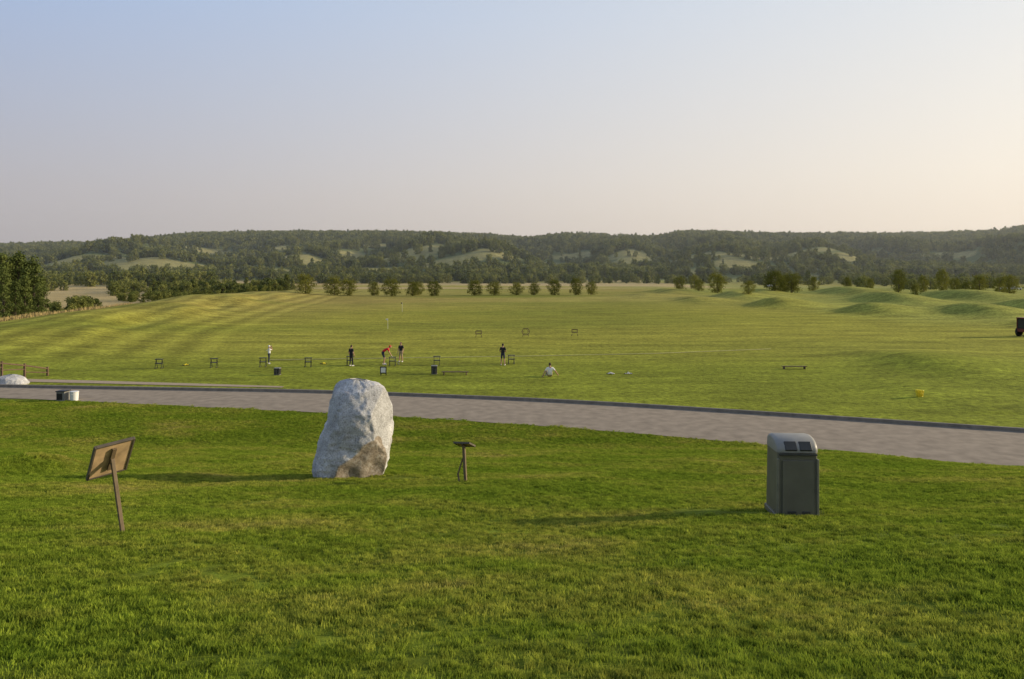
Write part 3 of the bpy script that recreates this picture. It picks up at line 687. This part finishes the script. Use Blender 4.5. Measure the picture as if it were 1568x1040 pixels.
def car(px,Yd,yaw):
    e=empty('parked_car',site(px,Yd),(0,0,yaw)); mb=MB()
    pr=[(-2.2,.35),(-2.25,.8),(-1.9,.95),(-1.5,1.4),(.3,1.45),(1.0,.98),(2.0,.85),(2.2,.6),(2.2,.35)]
    vs=[(a,s_*.85*(.85 if z>1.2 else 1),z) for s_ in(-1,1) for a,z in pr]; n=len(pr)
    mb.add(vs,[tuple(range(n)),tuple(range(n,2*n))[::-1]]+[(i,i+n,(i+1)%n+n,(i+1)%n) for i in range(n)]); mb.build('body',[carm],parent=e,bevel=.05)
    mb=MB(); mb.box((-.5,0,1.2),(1.7,1.62,.3)); mb.build('windows',[glass],parent=e)
    mb=MB()
    for a in(-1.4,1.4):
        for s_ in(-.82,.82): mb.tube([(a,s_-.1,.33),(a,s_+.1,.33)],.33,14)
    mb.build('wheels',[tyre],parent=e)
car(1538,345,.2); car(1556,348,.1); car(1180,420,.1)

# ------------------------------------------------------------------ evening haze over the valley
mb=MB(); mb.box((0,2300,140),(9000,4000,300)); 
hm=bpy.data.materials.new('valley_haze'); hm.use_nodes=True; nt=hm.node_tree; nt.nodes.clear()
o_=nt.nodes.new('ShaderNodeOutputMaterial'); vsn=nt.nodes.new('ShaderNodeVolumeScatter'); vsn.inputs['Density'].default_value=.00021; vsn.inputs['Anisotropy'].default_value=.3; vsn.inputs['Color'].default_value=(.84,.92,1,1)
nt.links.new(vsn.outputs[0],o_.inputs['Volume'])
mb.build('haze',[hm])

# ------------------------------------------------------------------ world, sun, camera
w=bpy.data.worlds.new('World'); scene.world=w; w.use_nodes=True; nt=w.node_tree; L=nt.links.new
bg=nt.nodes['Background']; bg.inputs['Strength'].default_value=.12
sky=nt.nodes.new('ShaderNodeTexSky'); sky.sky_type='NISHITA'; sky.sun_disc=False; sky.sun_elevation=SUN_EL; sky.sun_rotation=R(80); sky.dust_density=3; sky.air_density=1.2
tc=nt.nodes.new('ShaderNodeTexCoord'); nm=nt.nodes.new('ShaderNodeVectorMath'); nm.operation='NORMALIZE'; L(tc.outputs['Generated'],nm.inputs[0])
sx=nt.nodes.new('ShaderNodeSeparateXYZ'); L(nm.outputs[0],sx.inputs[0])
K=1/.12
def wr(els):
    r=nt.nodes.new('ShaderNodeValToRGB'); e=r.color_ramp.elements; e[0].position=els[0][0]; e[0].color=(*els[0][1],1); e[1].position=els[-1][0]; e[1].color=(*els[-1][1],1)
    for p,c in els[1:-1]: q=e.new(p); q.color=(*c,1)
    L(sx.outputs['Z'],r.inputs['Fac']); return r.outputs[0]
la=wr([(0,(.54,.50,.53)),(.10,(.52,.50,.56)),(.33,(.38,.52,.80)),(1,(.17,.26,.48))])
ra=wr([(0,(1.0,.86,.72)),(.12,(1.0,.92,.82)),(.33,(.84,.87,.90)),(1,(.28,.34,.48))])
dt=nt.nodes.new('ShaderNodeVectorMath'); dt.operation='DOT_PRODUCT'; dt.inputs[1].default_value=(math.cos(SUN_AZ),math.sin(SUN_AZ),0); L(nm.outputs[0],dt.inputs[0])
mr=nt.nodes.new('ShaderNodeMapRange'); mr.inputs['From Min'].default_value=-.45; mr.inputs['From Max'].default_value=.68; L(dt.outputs['Value'],mr.inputs['Value'])
mx=nt.nodes.new('ShaderNodeMix'); mx.data_type='RGBA'; L(mr.outputs[0],mx.inputs['Factor']); L(la,mx.inputs['A']); L(ra,mx.inputs['B'])
scl=nt.nodes.new('ShaderNodeVectorMath'); scl.operation='SCALE'; scl.inputs['Scale'].default_value=K; L(mx.outputs['Result'],scl.inputs[0])
m2=nt.nodes.new('ShaderNodeMix'); m2.data_type='RGBA'; m2.inputs['Factor'].default_value=.85; L(sky.outputs[0],m2.inputs['A']); L(scl.outputs[0],m2.inputs['B']); L(m2.outputs['Result'],bg.inputs['Color'])
sl=bpy.data.lights.new('sun','SUN'); sl.energy=5; sl.angle=R(.6); sl.color=(1,.83,.57); so=bpy.data.objects.new('sun',sl); so.rotation_euler=SUN.to_track_quat('Z','Y').to_euler(); so.location=(60,20,60); scene.collection.objects.link(so)
cd=bpy.data.cameras.new('camera'); cd.lens=26; cd.sensor_width=36; cd.shift_y=-102/1568; cd.clip_end=12000; cd.clip_start=.05
co=bpy.data.objects.new('camera',cd); co.location=(0,0,8); co.rotation_euler=(R(90),0,0); scene.collection.objects.link(co); scene.camera=co
scene.view_settings.view_transform='Standard'; scene.view_settings.look='None'; scene.view_settings.exposure=0
